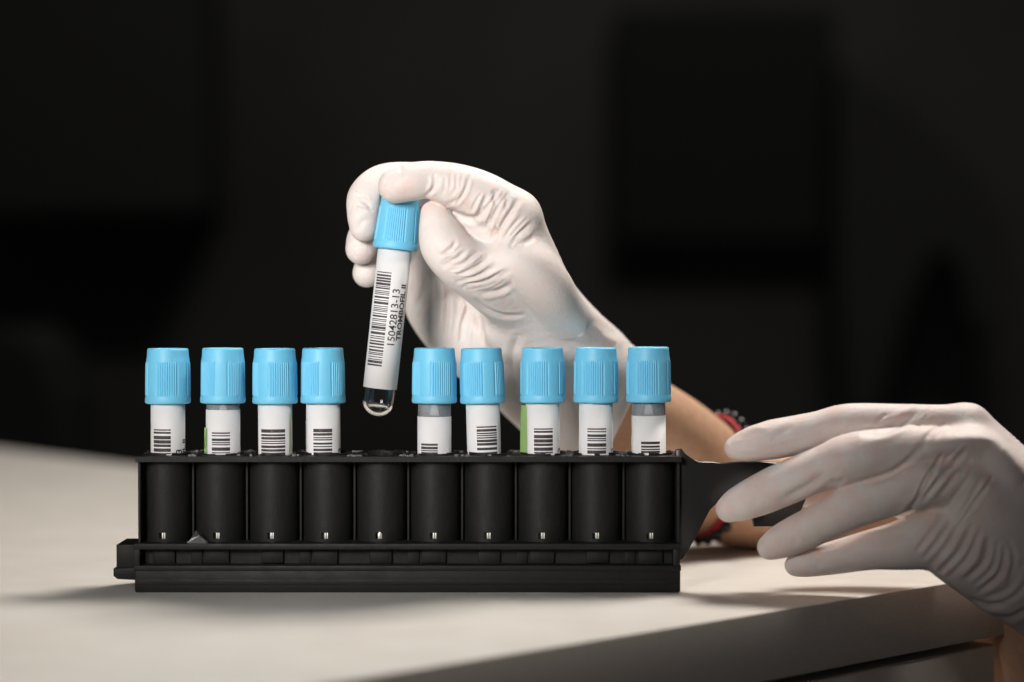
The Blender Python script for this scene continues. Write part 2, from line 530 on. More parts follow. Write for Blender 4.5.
# handle
HY0, HY1 = 0.55, 0.95
hp = [(676, 450), (682, 449), (686, 457), (691, 460.5), (699, 462.5), (712, 464.5), (722, 464), (735, 462.5), (760, 462), (795, 463), (806, 468), (808, 480), (806, 500), (800, 514), (793, 524), (788, 527),
      (754, 527), (752, 518), (756, 506), (750, 496), (742, 491), (732, 490), (723, 494), (716, 501), (710, 510), (688, 551), (684, 559), (676, 563)]
poly = [(P(x, y, HY0)[0], P(x, y, HY0)[2]) for x, y in hp]
bm = bmesh.new(); add_prism(bm, poly, HY0, HY1, 0.08)
rpart('handle', bm, M['handle'], 40)

# ------------------------------------------------------------------ tubes
# tube local frame: z = 0 at the round bottom, axis +z, the camera-facing side is -y
TR, TL, CB = 0.65, 7.6, 6.62
def arc_strip(bm, a0, a1, z0, z1, r, thick=0.0, n=None):
    """curved patch on the tube, angle measured from -y (front), + = to the right"""
    n = n or max(2, int(abs(a1 - a0) / 0.09) + 1)
    rows = []
    for z in (z0, z1):
        rows.append([bm.verts.new((r * math.sin(a0 + (a1 - a0) * i / n), -r * math.cos(a0 + (a1 - a0) * i / n), z)) for i in range(n + 1)])
    for i in range(n):
        bm.faces.new((rows[0][i], rows[0][i + 1], rows[1][i + 1], rows[1][i]))

def cap_mesh():
    def rf(a, z):
        if not 0.30 < z < 1.66:
            return 0
        e = min(1, (z - 0.30) / 0.06, (1.66 - z) / 0.08)
        per = (a / (math.pi / 2)) % 1.0
        if per < 0.60:
            v = 0.5 + 0.5 * math.cos(per / 0.60 * 2 * math.pi * 9)
            return e * (0.018 - 0.046 * v ** 2)
        q = (per - 0.60) / 0.40
        if q < 0.10 or q > 0.90:
            return e * -0.024
        return e * 0.004
    prof = [(0.60, 0.02), (0.70, 0.0), (0.82, 0.0), (0.868, 0.02), (0.888, 0.06), (0.890, 0.13), (0.886, 0.2), (0.874, 0.26), (0.866, 0.30), (0.866, 0.33), (0.865, 0.37), (0.862, 0.7), (0.858, 1.1),
            (0.852, 1.5), (0.850, 1.57), (0.848, 1.62), (0.842, 1.66), (0.836, 1.72), (0.822, 1.80), (0.815, 1.86), (0.802, 2.06), (0.798, 2.11), (0.784, 2.145), (0.755, 2.165), (0.66, 2.165), (0.62, 2.15), (0.58, 2.05),
            (0.3, 2.04), (0, 2.04)]
    me = lathe(prof, 480, rf)
    me.transform(Matrix.Translation((0, 0, CB)))
    return me
CAPM = cap_mesh()
def glass_mesh():
    out, inn = [], []
    for k in range(9):
        a = k / 8 * math.pi / 2
        out.append((TR * math.sin(a), TR - TR * math.cos(a)))
        inn.append((0.55 * math.sin(a), 0.62 - 0.50 * math.cos(a)))
    prof = out + [(TR, 3), (TR, TL)] + [(0.55, TL), (0.55, 3)] + inn[::-1]
    return lathe(prof, 64)
GLASSM = glass_mesh()
def liquid_mesh():
    prof = []
    for k in range(9):
        a = k / 8 * math.pi / 2
        prof.append((0.546 * math.sin(a), 0.625 - 0.498 * math.cos(a)))
    prof = [q for q in prof if q[1] < 0.40] + [(0.49, 0.43), (0.44, 0.405), (0, 0.40)]
    return lathe(prof, 48)
LIQM = liquid_mesh()
def stopper_mesh():
    return lathe([(0, CB - 0.48), (0.40, CB - 0.48), (0.535, CB - 0.42), (0.54, CB + 0.9), (0, CB + 0.9)], 48)
STOPM = stopper_mesh()
LR = 0.668
def label_mesh(z0, z1, a0=-2.7, a1=2.9):
    bm = bmesh.new()
    n = 64
    loops = []
    for r in (LR, LR - 0.012):
        for z in (z0, z1):
            loops.append([bm.verts.new((r * math.sin(a0 + (a1 - a0) * i / n), -r * math.cos(a0 + (a1 - a0) * i / n), z)) for i in range(n + 1)])
    o0, o1, i0, i1 = loops
    for i in range(n):
        bm.faces.new((o0[i], o0[i + 1], o1[i + 1], o1[i])); bm.faces.new((i0[i + 1], i0[i], i1[i], i1[i + 1]))
        bm.faces.new((o1[i], o1[i + 1], i1[i + 1], i1[i])); bm.faces.new((o0[i + 1], o0[i], i0[i], i0[i + 1]))
    for i in (0, n):
        bm.faces.new((o0[i], o1[i], i1[i], i0[i]))
    return bm_mesh(bm)

def barcode_mesh(ztop, zbot, ca, half, seed, wide=1.0):
    rr = random.Random(seed)
    bm = bmesh.new(); z = ztop
    while z > zbot + 0.05:
        w = rr.choice((0.035, 0.04, 0.06, 0.075, 0.10))
        w = min(w * wide, z - zbot)
        arc_strip(bm, ca - half, ca + half, z - w, z, LR + 0.004, n=10)
        z -= w + rr.choice((0.024, 0.03, 0.04, 0.06)) * wide
    return bm_mesh(bm)

def text_mesh(txt, size, ztop, ca, spread=1.0, bold=0.0):
    """text that runs up along the tube (reads bottom to top), last letter ends at ztop"""
    cu = bpy.data.curves.new('t', 'FONT')
    cu.body = txt; cu.size = size; cu.resolution_u = 3; cu.offset = bold
    ob = bpy.data.objects.new('t', cu); COL.objects.link(ob)
    bpy.context.view_layer.update()
    dg = bpy.context.evaluated_depsgraph_get()
    me = bpy.data.meshes.new_from_object(ob.evaluated_get(dg))
    bpy.data.objects.remove(ob); bpy.data.curves.remove(cu)
    bm = bmesh.new(); bm.from_mesh(me)
    for i in range(-3, 14):
        bmesh.ops.bisect_plane(bm, geom=bm.verts[:] + bm.edges[:] + bm.faces[:], plane_co=(0, size * i / 12 + 0.0013, 0), plane_no=(0, 1, 0))
    bm.to_mesh(me); bm.free()
    xs = [v.co.x for v in me.vertices]
    xm = max(xs)
    for v in me.vertices:
        x, y = v.co.x, v.co.y
        a = ca - (y / LR) * spread
        v.co = ((LR + 0.004) * math.sin(a), -(LR + 0.004) * math.cos(a), ztop - (xm - x) * 1.0)
    return me
def join_meshes(ms):
    bm = bmesh.new()
    for q in ms:
        bm.from_mesh(q)
    me = bpy.data.meshes.new('m'); bm.to_mesh(me); bm.free()
    return me

def make_tube(label, ztop=CB + 0.05, zbot=1.02, code_half=0.42, code_a=-0.42, group='blue capped tubes standing in the rack', seed=1, code_top=None, text_a=None, green=None, full=False, tab='green'):
    root = thing('test_tube', label, 'test tube', group=group)
    g = mesh_obj('clear_body', GLASSM.copy(), M['glass'] if full else M['clear'], root)
    mesh_obj('cap', CAPM, M['cap'], root)
    mesh_obj('stopper', STOPM, M['stopper'], g)
    if full:
        mesh_obj('liquid', LIQM, M['liquid'], g)
    lb = mesh_obj('label_sticker', label_mesh(zbot, ztop), M['paper'], root)
    ct = code_top if code_top is not None else CB - 0.98
    mesh_obj('barcode', barcode_mesh(ct, ct - 3.7 if full else ct - 3.2, code_a, code_half, seed, 1.0 if full else 1.35), M['ink'], lb, smooth=True)
    ta = text_a if text_a is not None else code_a + code_half + (0.34 if full or code_a == -0.22 else 0.52)
    t1 = text_mesh('15042813-13', 0.435, ct - (0.62 if full else 0.80), ta + 0.42, bold=0.004)
    t2 = text_mesh('TROMBOFIL II', 0.36, ct - 0.42, ta + 0.88, bold=0.012)
    mesh_obj('lettering', join_meshes([t1, t2]), M['ink'], lb, smooth=False)
    if green:
        a0, a1, zt, zb, rr = green
        bm = bmesh.new()
        # a loose strip of the green backing: starts on the tube, lifts away from it
        n = 8; rows = []
        for z in (zb, zt):
            row = []
            for i in range(n + 1):
                t = i / n
                a = a0 + (a1 - a0) * t
                q = LR + 0.006 + (rr - LR) * t ** 1.5 * (1.0 if z == zb else 0.75)
                row.append(bm.verts.new((q * math.sin(a), -q * math.cos(a), z + (0.03 * t if z == zt else 0))))
            rows.append(row)
        for i in range(n):
            bm.faces.new((rows[0][i], rows[0][i + 1], rows[1][i + 1], rows[1][i]))
        bmesh.ops.solidify(bm, geom=bm.faces[:], thickness=0.012)
        mesh_obj('green_tab', bm_mesh(bm), M[tab], lb)
    return root

def place(root, px, tilt=0.0, rot=0.0, cap_rot=0.0, top_py=347.5, lean=0.0):
    p = P(px, 403, TY)
    z = P(px, top_py + 1.4, TY - 0.7)[2] - (CB + 2.165)
    root.rotation_euler = (lean, tilt, rot)
    # keep the cap base at px
    up = Matrix.Rotation(tilt, 4, 'Y') @ Vector((0, 0, CB + 1.1))
    root.location = (p[0] - up.x, TY, z)
    for c in root.children:
        if c.name.startswith('cap'):
            c.rotation_euler = (0, 0, cap_rot)

D = math.radians
tubes = [
    # px, label, kwargs, placement
    (168, 'blue-capped tube in the end well of the rack farthest from the handle', dict(code_a=-0.22, code_half=0.56, seed=3), dict(tilt=0.003, cap_rot=D(-20), top_py=347.5)),
    (223, 'blue-capped tube with a short green edge, second from the rack end without handle', dict(ztop=CB - 0.25, code_a=0.0, code_half=0.56, code_top=CB - 1.12, seed=4, green=(-1.0, -1.50, CB - 0.98, 3, 0.75)), dict(tilt=0.0, cap_rot=D(22), top_py=347)),
    (275, 'blue-capped tube with a wide barcode facing straight out and pale green along one side', dict(code_a=-0.05, code_half=0.78, seed=5, tab='pale_green', green=(1.05, 1.4, CB - 0.4, 3, 0.685), text_a=1.3), dict(tilt=-0.004, cap_rot=D(-8), top_py=347.5)),
    (323, 'blue-capped tube in the well next to the empty one, farther from the handle', dict(code_a=0.05, code_half=0.58, seed=6, tab='pale_green', green=(-1.25, -1.6, CB - 0.7, 3, 0.69)), dict(tilt=-0.006, cap_rot=D(30), top_py=347)),
    (434.5, 'blue-capped tube beside the empty well with a deep clear band under its cap', dict(ztop=CB - 0.52, code_a=-0.30, code_half=0.54, code_top=CB - 1.56, seed=7), dict(tilt=0.002, cap_rot=D(-5), top_py=347)),
    (482, 'leaning blue-capped tube with a tilted barcode, second from the empty well towards the handle', dict(code_a=0.24, code_half=0.64, seed=8, code_top=CB - 0.88), dict(tilt=-0.028, cap_rot=D(38), top_py=347)),
    (542.5, 'blue-capped tube with a bright green strip standing out from its label', dict(code_a=0.02, code_half=0.58, seed=3, green=(-1.15, -1.5, CB - 0.12, 3, 0.93)), dict(tilt=-0.006, cap_rot=D(48), top_py=346.5)),
    (596, 'blue-capped tube with a plain full-height label, next to the tube at the handle end', dict(code_a=0.02, code_half=0.58, seed=4), dict(tilt=0.002, cap_rot=D(52), top_py=346.5)),
    (648.5, 'blue-capped tube at the handle end of the rack with a low label and clear neck', dict(ztop=CB - 0.52, code_a=0.04, code_half=0.58, code_top=CB - 1.52, seed=9, tab='pale_green', green=(-1.35, -1.6, CB - 0.5, 3, 0.68)), dict(tilt=-0.006, cap_rot=D(55), top_py=346)),
]
for px, lb, kw, pl in tubes:
    place(make_tube(lb, **kw), px, **pl)

# the tube in the hand
HT = make_tube('blue-capped tube held in the air by a gloved hand above the empty well', group=None, full=True, code_half=0.52, code_a=-0.5, seed=21, zbot=1.12, code_top=CB - 0.92, text_a=0.22)
HTY = 1.75
pb, pc = Vector(P(377, 416, HTY)), Vector(P(395.2, 247, HTY - 0.1))
axis = (pc - pb).normalized()
q = Vector((0, 0, 1)).rotation_difference(axis)
HT.rotation_mode = 'QUATERNION'; HT.rotation_quaternion = q
HT.location = pb
for c in HT.children:
    if c.name.startswith('cap'):
        # squeezed by the fingers: narrower towards its top
        c.data = CAPM.copy()
        for v in c.data.vertices:
            if v.co.z > CB + 0.2:
                k = 1 - 0.085 * min(1, (v.co.z - CB - 0.2) / 1.3) ** 0.8
                v.co.x *= k; v.co.y *= k
        c.rotation_euler = (0, 0, D(-30))
HELD = (np.array(pb), np.array(axis))

# scrap of cloudy plastic on the rack ledge
px0 = P(189, 545, 0)
sc = pyd([(-0.40, 0, 0), (0.42, 0, 0), (0.46, 0.25, 0), (-0.38, 0.3, 0), (-0.20, 0.03, 0.20), (0.10, 0.02, 0.30), (-0.06, 0.16, 0.50), (0.34, 0.10, 0.15)],
         [(0, 1, 5, 4), (4, 5, 6), (1, 7, 5), (1, 2, 7), (7, 2, 5), (5, 2, 6), (2, 3, 6), (3, 0, 4), (3, 4, 6), (0, 3, 2, 1)])
o = mesh_obj('plastic_scrap', sc, M['scrap'], smooth=False)
o.location = (px0[0] + 0.3, 0.02, 1.902)
o['label'] = 'small cloudy scrap of plastic lying on the ledge of the rack'; o['category'] = 'scrap'
# ------------------------------------------------------------------ hands: signed distance fields, meshed by surface nets
BIG = np.float32(9)
def smin(a, b, k):
    h = np.maximum(k - np.abs(a - b), 0) / k
    return np.minimum(a, b) - h * h * h * k / 6

class Field:
    def __init__(self, lo, hi, h):
        self.lo = np.array(lo); self.h = h
        self.n = np.ceil((np.array(hi) - self.lo) / h).astype(int) + 1
        self.ax = [(self.lo[i] + h * np.arange(self.n[i])).astype(np.float32) for i in range(3)]
    def empty(self):
        return np.full(self.n, BIG, np.float32)
    def sub(self, lo, hi):
        s = []
        for i in range(3):
            a = int(np.clip(np.floor((lo[i] - self.lo[i]) / self.h), 0, self.n[i]))
            b = int(np.clip(np.ceil((hi[i] - self.lo[i]) / self.h) + 1, 0, self.n[i]))
            s.append(slice(a, b))
        return tuple(s), [self.ax[i][s[i]].reshape([-1 if j == i else 1 for j in range(3)]) for i in range(3)]

def catmull(pts, per):
    p = np.array(pts, float)
    p = np.vstack([2 * p[0] - p[1], p, 2 * p[-1] - p[-2]])
    out = []
    for i in range(1, len(p) - 2):
        for t in np.arange(per) / per:
            out.append(0.5 * (2 * p[i] + (p[i + 1] - p[i - 1]) * t + (2 * p[i - 1] - 5 * p[i] + 4 * p[i + 1] - p[i + 2]) * t * t
                              + (3 * p[i] - p[i - 1] - 3 * p[i + 1] + p[i + 2]) * t ** 3))
    out.append(p[-2])
    return np.array(out)

def pix_chain(rows, per=7):
    """rows: (px, py, y, r_px[, ...]) -> spline of (x, y, z, r) in cm"""
    q = [(*P(a, b, y), cm(r, y)) for a, b, y, r in rows]
    return catmull(q, per)

def chain_sdf(fl, ch, k=0.0, squash=None):
    """union of tapered capsules along the spline"""
    d = fl.empty()
    for a, b in zip(ch[:-1], ch[1:]):
        r1, r2 = a[3], b[3]
        m = max(r1, r2) + 1.5
        s, (X, Y, Z) = fl.sub(np.minimum(a[:3], b[:3]) - m, np.maximum(a[:3], b[:3]) + m)
        ba = (b - a)[:3]; L = max(ba @ ba, 1e-9)
        px, py, pz = X - np.float32(a[0]), Y - np.float32(a[1]), Z - np.float32(a[2])
        t = np.clip((px * np.float32(ba[0]) + py * np.float32(ba[1]) + pz * np.float32(ba[2])) / np.float32(L), 0, 1)
        q = np.sqrt((px - t * np.float32(ba[0])) ** 2 + (py - t * np.float32(ba[1])) ** 2 + (pz - t * np.float32(ba[2])) ** 2)
        v = q - (np.float32(r1) + t * np.float32(r2 - r1))
        d[s] = smin(d[s], v, k) if k else np.minimum(d[s], v)
    return d

def surface_nets(fl, v):
    n = v.shape
    ins = v < 0
    c = [ins[i:n[0] - 1 + i, j:n[1] - 1 + j, k:n[2] - 1 + k] for i in (0, 1) for j in (0, 1) for k in (0, 1)]
    cnt = sum(x.astype(np.int8) for x in c)
    act = (cnt > 0) & (cnt < 8)
    idx = np.full(act.shape, -1, np.int64)
    I = np.argwhere(act)
    idx[act] = np.arange(len(I))
    acc = np.zeros((len(I), 3)); num = np.zeros(len(I))
    offs = [np.array((i, j, k)) for i in (0, 1) for j in (0, 1) for k in (0, 1)]
    vals = [v[I[:, 0] + o[0], I[:, 1] + o[1], I[:, 2] + o[2]] for o in offs]
    for a in range(8):
        for b in range(a + 1, 8):
            df = offs[b] - offs[a]
            if abs(df).sum() != 1:
                continue
            va, vb = vals[a], vals[b]
            cr = (va < 0) != (vb < 0)
            t = np.where(cr, va / np.where(cr, va - vb, 1), 0)
            acc += cr[:, None] * (offs[a] + t[:, None] * df); num += cr
    verts = fl.lo + fl.h * (I + acc / num[:, None])
    faces = []
    for ax in range(3):
        o1, o2 = [q for q in range(3) if q != ax]
        sl0 = [slice(1, n[q] - 1) for q in range(3)]; sl0[ax] = slice(0, n[ax] - 1)
        sl1 = list(sl0); sl1[ax] = slice(1, n[ax])
        A, B = ins[tuple(sl0)], ins[tuple(sl1)]
        E = np.argwhere(A != B)
        fl_ = A[A != B]
        base = E.copy()
        for q in (o1, o2):
            base[:, q] += 1
        quad = []
        for d1, d2 in ((0, 0), (-1, 0), (-1, -1), (0, -1)):
            cc = base.copy(); cc[:, o1] += d1; cc[:, o2] += d2
            quad.append(idx[cc[:, 0], cc[:, 1], cc[:, 2]])
        qd = np.stack(quad, 1)
        flip = fl_ if ax != 1 else ~fl_
        qd[~flip] = qd[~flip][:, ::-1]
        faces.append(qd)
    return verts, np.vstack(faces)

class Surf:
    """mesh being sculpted"""
    def __init__(self, v, f):
        self.v, self.f = v, f
        e = np.vstack([f[:, [0, 1]], f[:, [1, 2]], f[:, [2, 3]], f[:, [3, 0]]])
        self.e = np.vstack([e, e[:, ::-1]])
        self.deg = np.bincount(self.e[:, 0], minlength=len(v)).astype(float)
    def avg(self, x):
        out = np.zeros_like(x)
        for i in range(x.shape[1]):
            out[:, i] = np.bincount(self.e[:, 0], weights=x[self.e[:, 1], i], minlength=len(x))
        return out / self.deg[:, None]
    def smooth(self, n, lam=0.5):
        for _ in range(n):
            self.v = self.v + lam * (self.avg(self.v) - self.v)
    def taubin(self, n):
        for _ in range(n):
            self.v = self.v + 0.55 * (self.avg(self.v) - self.v)
            self.v = self.v - 0.57 * (self.avg(self.v) - self.v)
    def subdivide(self):
        v, f = self.v, self.f
        n = len(v)
        ed = np.sort(np.stack([f, np.roll(f, -1, 1)], 2).reshape(-1, 2), axis=1)
        u, inv = np.unique(ed[:, 0].astype(np.int64) * n + ed[:, 1], return_inverse=True)
        mid = (v[u // n] + v[u % n]) / 2
        ctr = v[f].mean(1)
        em = n + inv.reshape(-1, 4)
        cc = n + len(u) + np.arange(len(f))
        q = [np.stack([f[:, i], em[:, i], cc, em[:, i - 1]], 1) for i in range(4)]
        self.__init__(np.vstack([v, mid, ctr]), np.vstack(q))
        self.smooth(1, 0.5)
    def normals(self):
        v, f = self.v, self.f
        fn = np.cross(v[f[:, 2]] - v[f[:, 0]], v[f[:, 3]] - v[f[:, 1]])
        N = np.zeros_like(v)
        for c in range(4):
            for i in range(3):
                N[:, i] += np.bincount(f[:, c], weights=fn[:, i], minlength=len(v))
        return N / (np.linalg.norm(N, axis=1, keepdims=True) + 1e-12)
    def view(self):
        """pixel position of each vertex and whether it is on the side facing the camera"""
        p, z = project(self.v)
        N = self.normals()
        d = self.v - CAM; d /= np.linalg.norm(d, axis=1, keepdims=True)
        facing = -(N * d).sum(1)
        g = np.floor(p / 4).astype(int)
        key = (g[:, 0] + 50) * 1000 + (g[:, 1] + 50)
        zmin = {}
        u, invx = np.unique(key, return_inverse=True)
        zm = np.full(len(u), 1e9); np.minimum.at(zm, invx, np.where(facing > -0.2, z, 1e9))
        vis = np.clip((zm[invx] + 0.75 - z) / 0.25, 0, 1) * np.clip((facing + 0.15) / 0.3, 0, 1)
        return p, vis, N

def seg_dist(p, line):
    """distance of points to a polyline and the 0..1 position along it"""
    line = np.array(line, float)
    L = np.linalg.norm(np.diff(line, axis=0), axis=1); cum = np.concatenate([[0], np.cumsum(L)])
    best = np.full(len(p), 1e9); pos = np.zeros(len(p))
    for i in range(len(line) - 1):
        a, b = line[i], line[i + 1]
        ba = b - a
        t = np.clip(((p - a) @ ba) / (ba @ ba + 1e-9), 0, 1)
        d = np.linalg.norm(p - a - t[:, None] * ba, axis=1)
        m = d < best
        best[m] = d[m]; pos[m] = (cum[i] + t[m] * L[i]) / cum[-1]
    return best, pos

def smooth_line(pts, per=6):
    return catmull([(x, y) for x, y in pts], per) if len(pts) > 2 else np.array(pts, float)

def sculpt(sf, strokes):
    """strokes: (polyline px, width px, depth cm); depth < 0 carves a fold, > 0 raises a ridge"""
    p, vis, N = sf.view()
    disp = np.zeros(len(p))
    for pts, wd, dp, *lim in strokes:
        ln = smooth_line(pts)
        lo, hi = ln.min(0) - 5 * wd, ln.max(0) + 5 * wd
        m = (p[:, 0] > lo[0]) & (p[:, 0] < hi[0]) & (p[:, 1] > lo[1]) & (p[:, 1] < hi[1]) & (vis > 0)
        if lim:
            m &= (sf.v[:, 1] > lim[0]) & (sf.v[:, 1] < lim[1])
        if not m.any():
            continue
        d, t = seg_dist(p[m], ln)
        tap = np.clip(np.minimum(t / 0.25, (1 - t) / 0.3), 0, 1) ** 0.7
        x = d / wd
        prof = np.exp(-np.abs(x) ** 1.7) - 0.36 * np.exp(-((x - 1.9) / 0.95) ** 2)
        disp[m] += dp * tap * prof * vis[m]
    sf.v = sf.v + N * disp[:, None]

def fan(a, b, n, jit=1.5, bow=0.0, seed=0):
    """n strokes that lead from points along polyline a to points along polyline b"""
    rr = np.random.default_rng(seed)
    A, B = smooth_line(a, 10), smooth_line(b, 10)
    out = []
    for i in range(n):
        t = (i + 0.5 + rr.uniform(-.25, .25)) / n
        pa = A[min(len(A) - 1, int(t * (len(A) - 1) + .5))] + rr.uniform(-jit, jit, 2)
        pb = B[min(len(B) - 1, int(t * (len(B) - 1) + .5))] + rr.uniform(-jit, jit, 2)
        mid = (pa + pb) / 2; dv = pb - pa
        mid = mid + np.array([-dv[1], dv[0]]) * (bow + rr.uniform(-.04, .04))
        f0, f1 = rr.uniform(0, .2), rr.uniform(.8, 1)
        out.append([tuple(pa + (mid - pa) * f0), tuple(mid), tuple(mid + (pb - mid) * f1)])
    return out

def surf_mesh(sf, flush=None):
    me = bpy.data.meshes.new('m')
    nv, nf = len(sf.v), len(sf.f)
    me.vertices.add(nv); me.vertices.foreach_set('co', sf.v.astype(np.float32).ravel())
    me.loops.add(nf * 4); me.loops.foreach_set('vertex_index', sf.f.astype(np.int32).ravel())
    me.polygons.add(nf); me.polygons.foreach_set('loop_start', np.arange(0, nf * 4, 4, dtype=np.int32))
    me.update(calc_edges=True); me.validate()
    if flush is not None:
        at = me.attributes.new('flush', 'FLOAT', 'POINT')
        at.data.foreach_set('value', flush.astype(np.float32))
    return me

def flush_at(sf, spots, base=0.10):
    p, vis, N = sf.view()
    f = np.full(len(p), base)
    for x, y, rx, ry, a in spots:
        q = ((p[:, 0] - x) / rx) ** 2 + ((p[:, 1] - y) / ry) ** 2
        f = np.maximum(f, a * np.exp(-q))
    return f

def build(chains, bbox, h, groups, carve=None, smooth=14, fine=False):
    """groups: list of lists of (chain name, blend with the trunk); trunk = chains['trunk*']"""
    fl = Field(*bbox, h)
    trunk = fl.empty()
    for nme, (ch, kk) in chains.items():
        if nme.startswith('trunk'):
            d = chain_sdf(fl, ch)
            trunk = smin(trunk, d, kk)
    tot = trunk.copy()
    for nme, (ch, kk) in chains.items():
        if not nme.startswith('trunk'):
            d = smin(chain_sdf(fl, ch), trunk, kk)
            tot = smin(tot, d, 0.06)
    if carve is not None:
        tot = carve(fl, tot)
    v, f = surface_nets(fl, tot)
    sf = Surf(v, f)
    sf.taubin(smooth)
    if fine:
        sf.subdivide()
    return sf

def local(me, loc):
    me.transform(Matrix.Translation(-Vector(loc)))

# ---- the raised hand that holds the tube
h1 = {
    'trunk_index': (pix_chain([(512, 219, 1.2, 29), (523, 256, 2.2, 33), (545, 320, 4.6, 43), (588, 378, 6.9, 54), (612, 412, 8.0, 58), (650, 470, 9.6, 66)]), 1.0),
    'trunk_middle': (pix_chain([(512, 222, 3.4, 28), (515, 262, 4.6, 37), (540, 325, 6.0, 46)]), 1.0),
    'trunk_ring': (pix_chain([(505, 232, 5.4, 27), (500, 275, 6.4, 36), (525, 330, 6.8, 46)]), 1.0),
    'trunk_heel': (pix_chain([(430, 283, 6.4, 28), (437, 306, 6.7, 31), (470, 335, 6.7, 39), (535, 372, 7.4, 52), (583, 410, 8.4, 58), (630, 450, 9.6, 62)]), 0.9),
    'trunk_low': (pix_chain([(508, 328, 4.5, 24), (528, 340, 4.9, 27), (560, 352, 5.4, 28), (592, 362, 6.2, 32)]), 1.0),
    'trunk_fold': (pix_chain([(450, 262, 6.0, 34), (490, 250, 6.0, 34)]), 0.9),
    'trunk_web': (pix_chain([(495, 262, 0.6, 17), (520, 264, 0.7, 25), (543, 284, 1.4, 26), (561, 309, 2.7, 23), (582, 340, 4.8, 24)]), 0.9),
    'thumb': (pix_chain([(433, 213, 0.9, 12.5), (439, 229, 0.65, 20), (445, 246, 0.5, 24.5), (462, 263, 0.6, 26.5), (490, 283, 1.7, 29), (525, 306, 3.8, 36), (564, 350, 6.0, 44)]), 0.8),
    'index': (pix_chain([(395.5, 186, 0.45, 17.5), (411, 182, 0.45, 19), (430, 180, 0.6, 19), (458, 187, 0.65, 23), (485, 199, 0.8, 26), (512, 219, 1.2, 29)]), 0.5),
    'index_side': (pix_chain([(450, 204, 1.5, 17), (474, 222, 1.4, 21), (500, 238, 1.3, 23)]), 0.6),
    'middle': (pix_chain([(364, 227, 2.3, 14.5), (364, 213, 2.3, 17), (368, 196, 2.4, 19.5), (388, 183, 2.9, 20), (430, 186, 3.6, 22), (475, 199, 3.6, 25), (512, 222, 3.4, 28)]), 0.4),
    'ring': (pix_chain([(361, 249, 3.3, 15.5), (366, 236, 3.7, 17.5), (385, 220, 4.6, 19), (430, 212, 5.4, 22), (505, 232, 5.4, 27)]), 0.4),
    'pinky': (pix_chain([(367, 273, 4.2, 14.5), (374, 260, 4.7, 15.5), (400, 247, 5.8, 18), (450, 245, 6.4, 20), (500, 262, 6.8, 26)]), 0.5),
}
_a = P(641, 368, 8.4); _b = P(600, 458, 8.4)
_t = (_b - _a) / np.linalg.norm(_b - _a)
CUFF_N = np.cross(_t, np.array([0, 1.0, 0])); CUFF_N /= np.linalg.norm(CUFF_N)
if CUFF_N[0] < 0:
    CUFF_N = -CUFF_N
CUFF_P = (_a + _b) / 2
def carve1(fl, d):
    s, (X, Y, Z) = fl.sub(fl.lo, fl.lo + fl.h * fl.n)
    X, Y, Z = fl.ax[0][:, None, None], fl.ax[1][None, :, None], fl.ax[2][None, None, :]
    c = (X - CUFF_P[0]) * CUFF_N[0] + (Y - CUFF_P[1]) * CUFF_N[1] + (Z - CUFF_P[2]) * CUFF_N[2]
    d = d - (0.10 * np.exp(-((c + 0.12) / 0.14) ** 2) + 0.05 * np.exp(-((c + 0.62) / 0.2) ** 2)).astype(np.float32)   # rolled hem
    d = np.maximum(d, c.astype(np.float32))
    # the held cap presses the pads flat
    o, ax = HELD
    rx, ry, rz = X - o[0], Y - o[1], Z - o[2]
    t = rx * ax[0] + ry * ax[1] + rz * ax[2]
    rad = np.sqrt(np.maximum(rx * rx + ry * ry + rz * rz - t * t, 0))
    q = np.maximum(rad - 0.872, np.maximum(t - (CB + 2.17), -(t - CB)))
    q2 = np.maximum(rad - 0.69, t - CB - .1)
    q = np.minimum(q, q2).astype(np.float32)
    return -smin(-d, q, 0.06)
def build_hand1():
    sf = build(h1, ((-7.2, -2.2, 1.0), (8.2, 14.5, 17.8)), 0.085, None, carve1, fine=True)
    return sf
H1 = build_hand1()
ST = []
thumb_folds = [
    [(440, 256), (451, 249), (457, 240)], [(440, 266), (455, 260), (467, 248)], [(446, 270), (464, 263), (479, 250)],
    [(456, 276), (476, 267), (491, 255)], [(455, 282), (478, 275), (499, 263)], [(461, 286), (488, 281), (512, 270)],
    [(467, 291), (492, 287), (516, 277)], [(478, 294), (498, 291), (514, 283)], [(442, 261), (453, 254), (462, 244)], [(450, 273), (470, 265), (485, 253)]]
for i, l in enumerate(thumb_folds):
    ST.append((l, 2.5 if i < 8 else 1.6, -0.085 if i < 8 else -0.04, -9, 4.5))
ST += [([(474, 298), (483, 307), (495, 313), (508, 316), (525, 315)], 2.6, -0.08),
       ([(484, 320), (500, 328), (520, 331)], 4, -0.03)]
# index
ST += [([(438, 176), (435, 187), (425, 197)], 2.2, -0.075), ([(446, 175), (444, 190), (440, 197)], 1.8, -0.04), ([(451, 173), (450, 190)], 1.7, -0.045),
       ([(456, 173), (456, 188), (450, 196)], 1.7, -0.045), ([(462, 174), (460, 190)], 1.7, -0.04),
       ([(467, 175), (465, 189), (457, 200), (445, 205)], 2.2, -0.09), ([(490, 200), (481, 214), (470, 219), (457, 214)], 2.6, -0.11),
       ([(486, 193), (482, 207)], 2.0, -0.05), ([(496, 189), (494, 205)], 2.0, -0.055), ([(508, 191), (506, 210)], 2.4, -0.05),
       ([(519, 198), (510, 213), (501, 227), (490, 244)], 2.6, -0.09), ([(534, 221), (520, 234), (509, 247)], 2.4, -0.07), ([(535, 236), (522, 244)], 2.2, -0.05),
       ([(501, 205), (492, 219), (482, 232)], 3, -0.04), ([(399, 167), (403, 172), (402, 177)], 1.8, -0.04)]
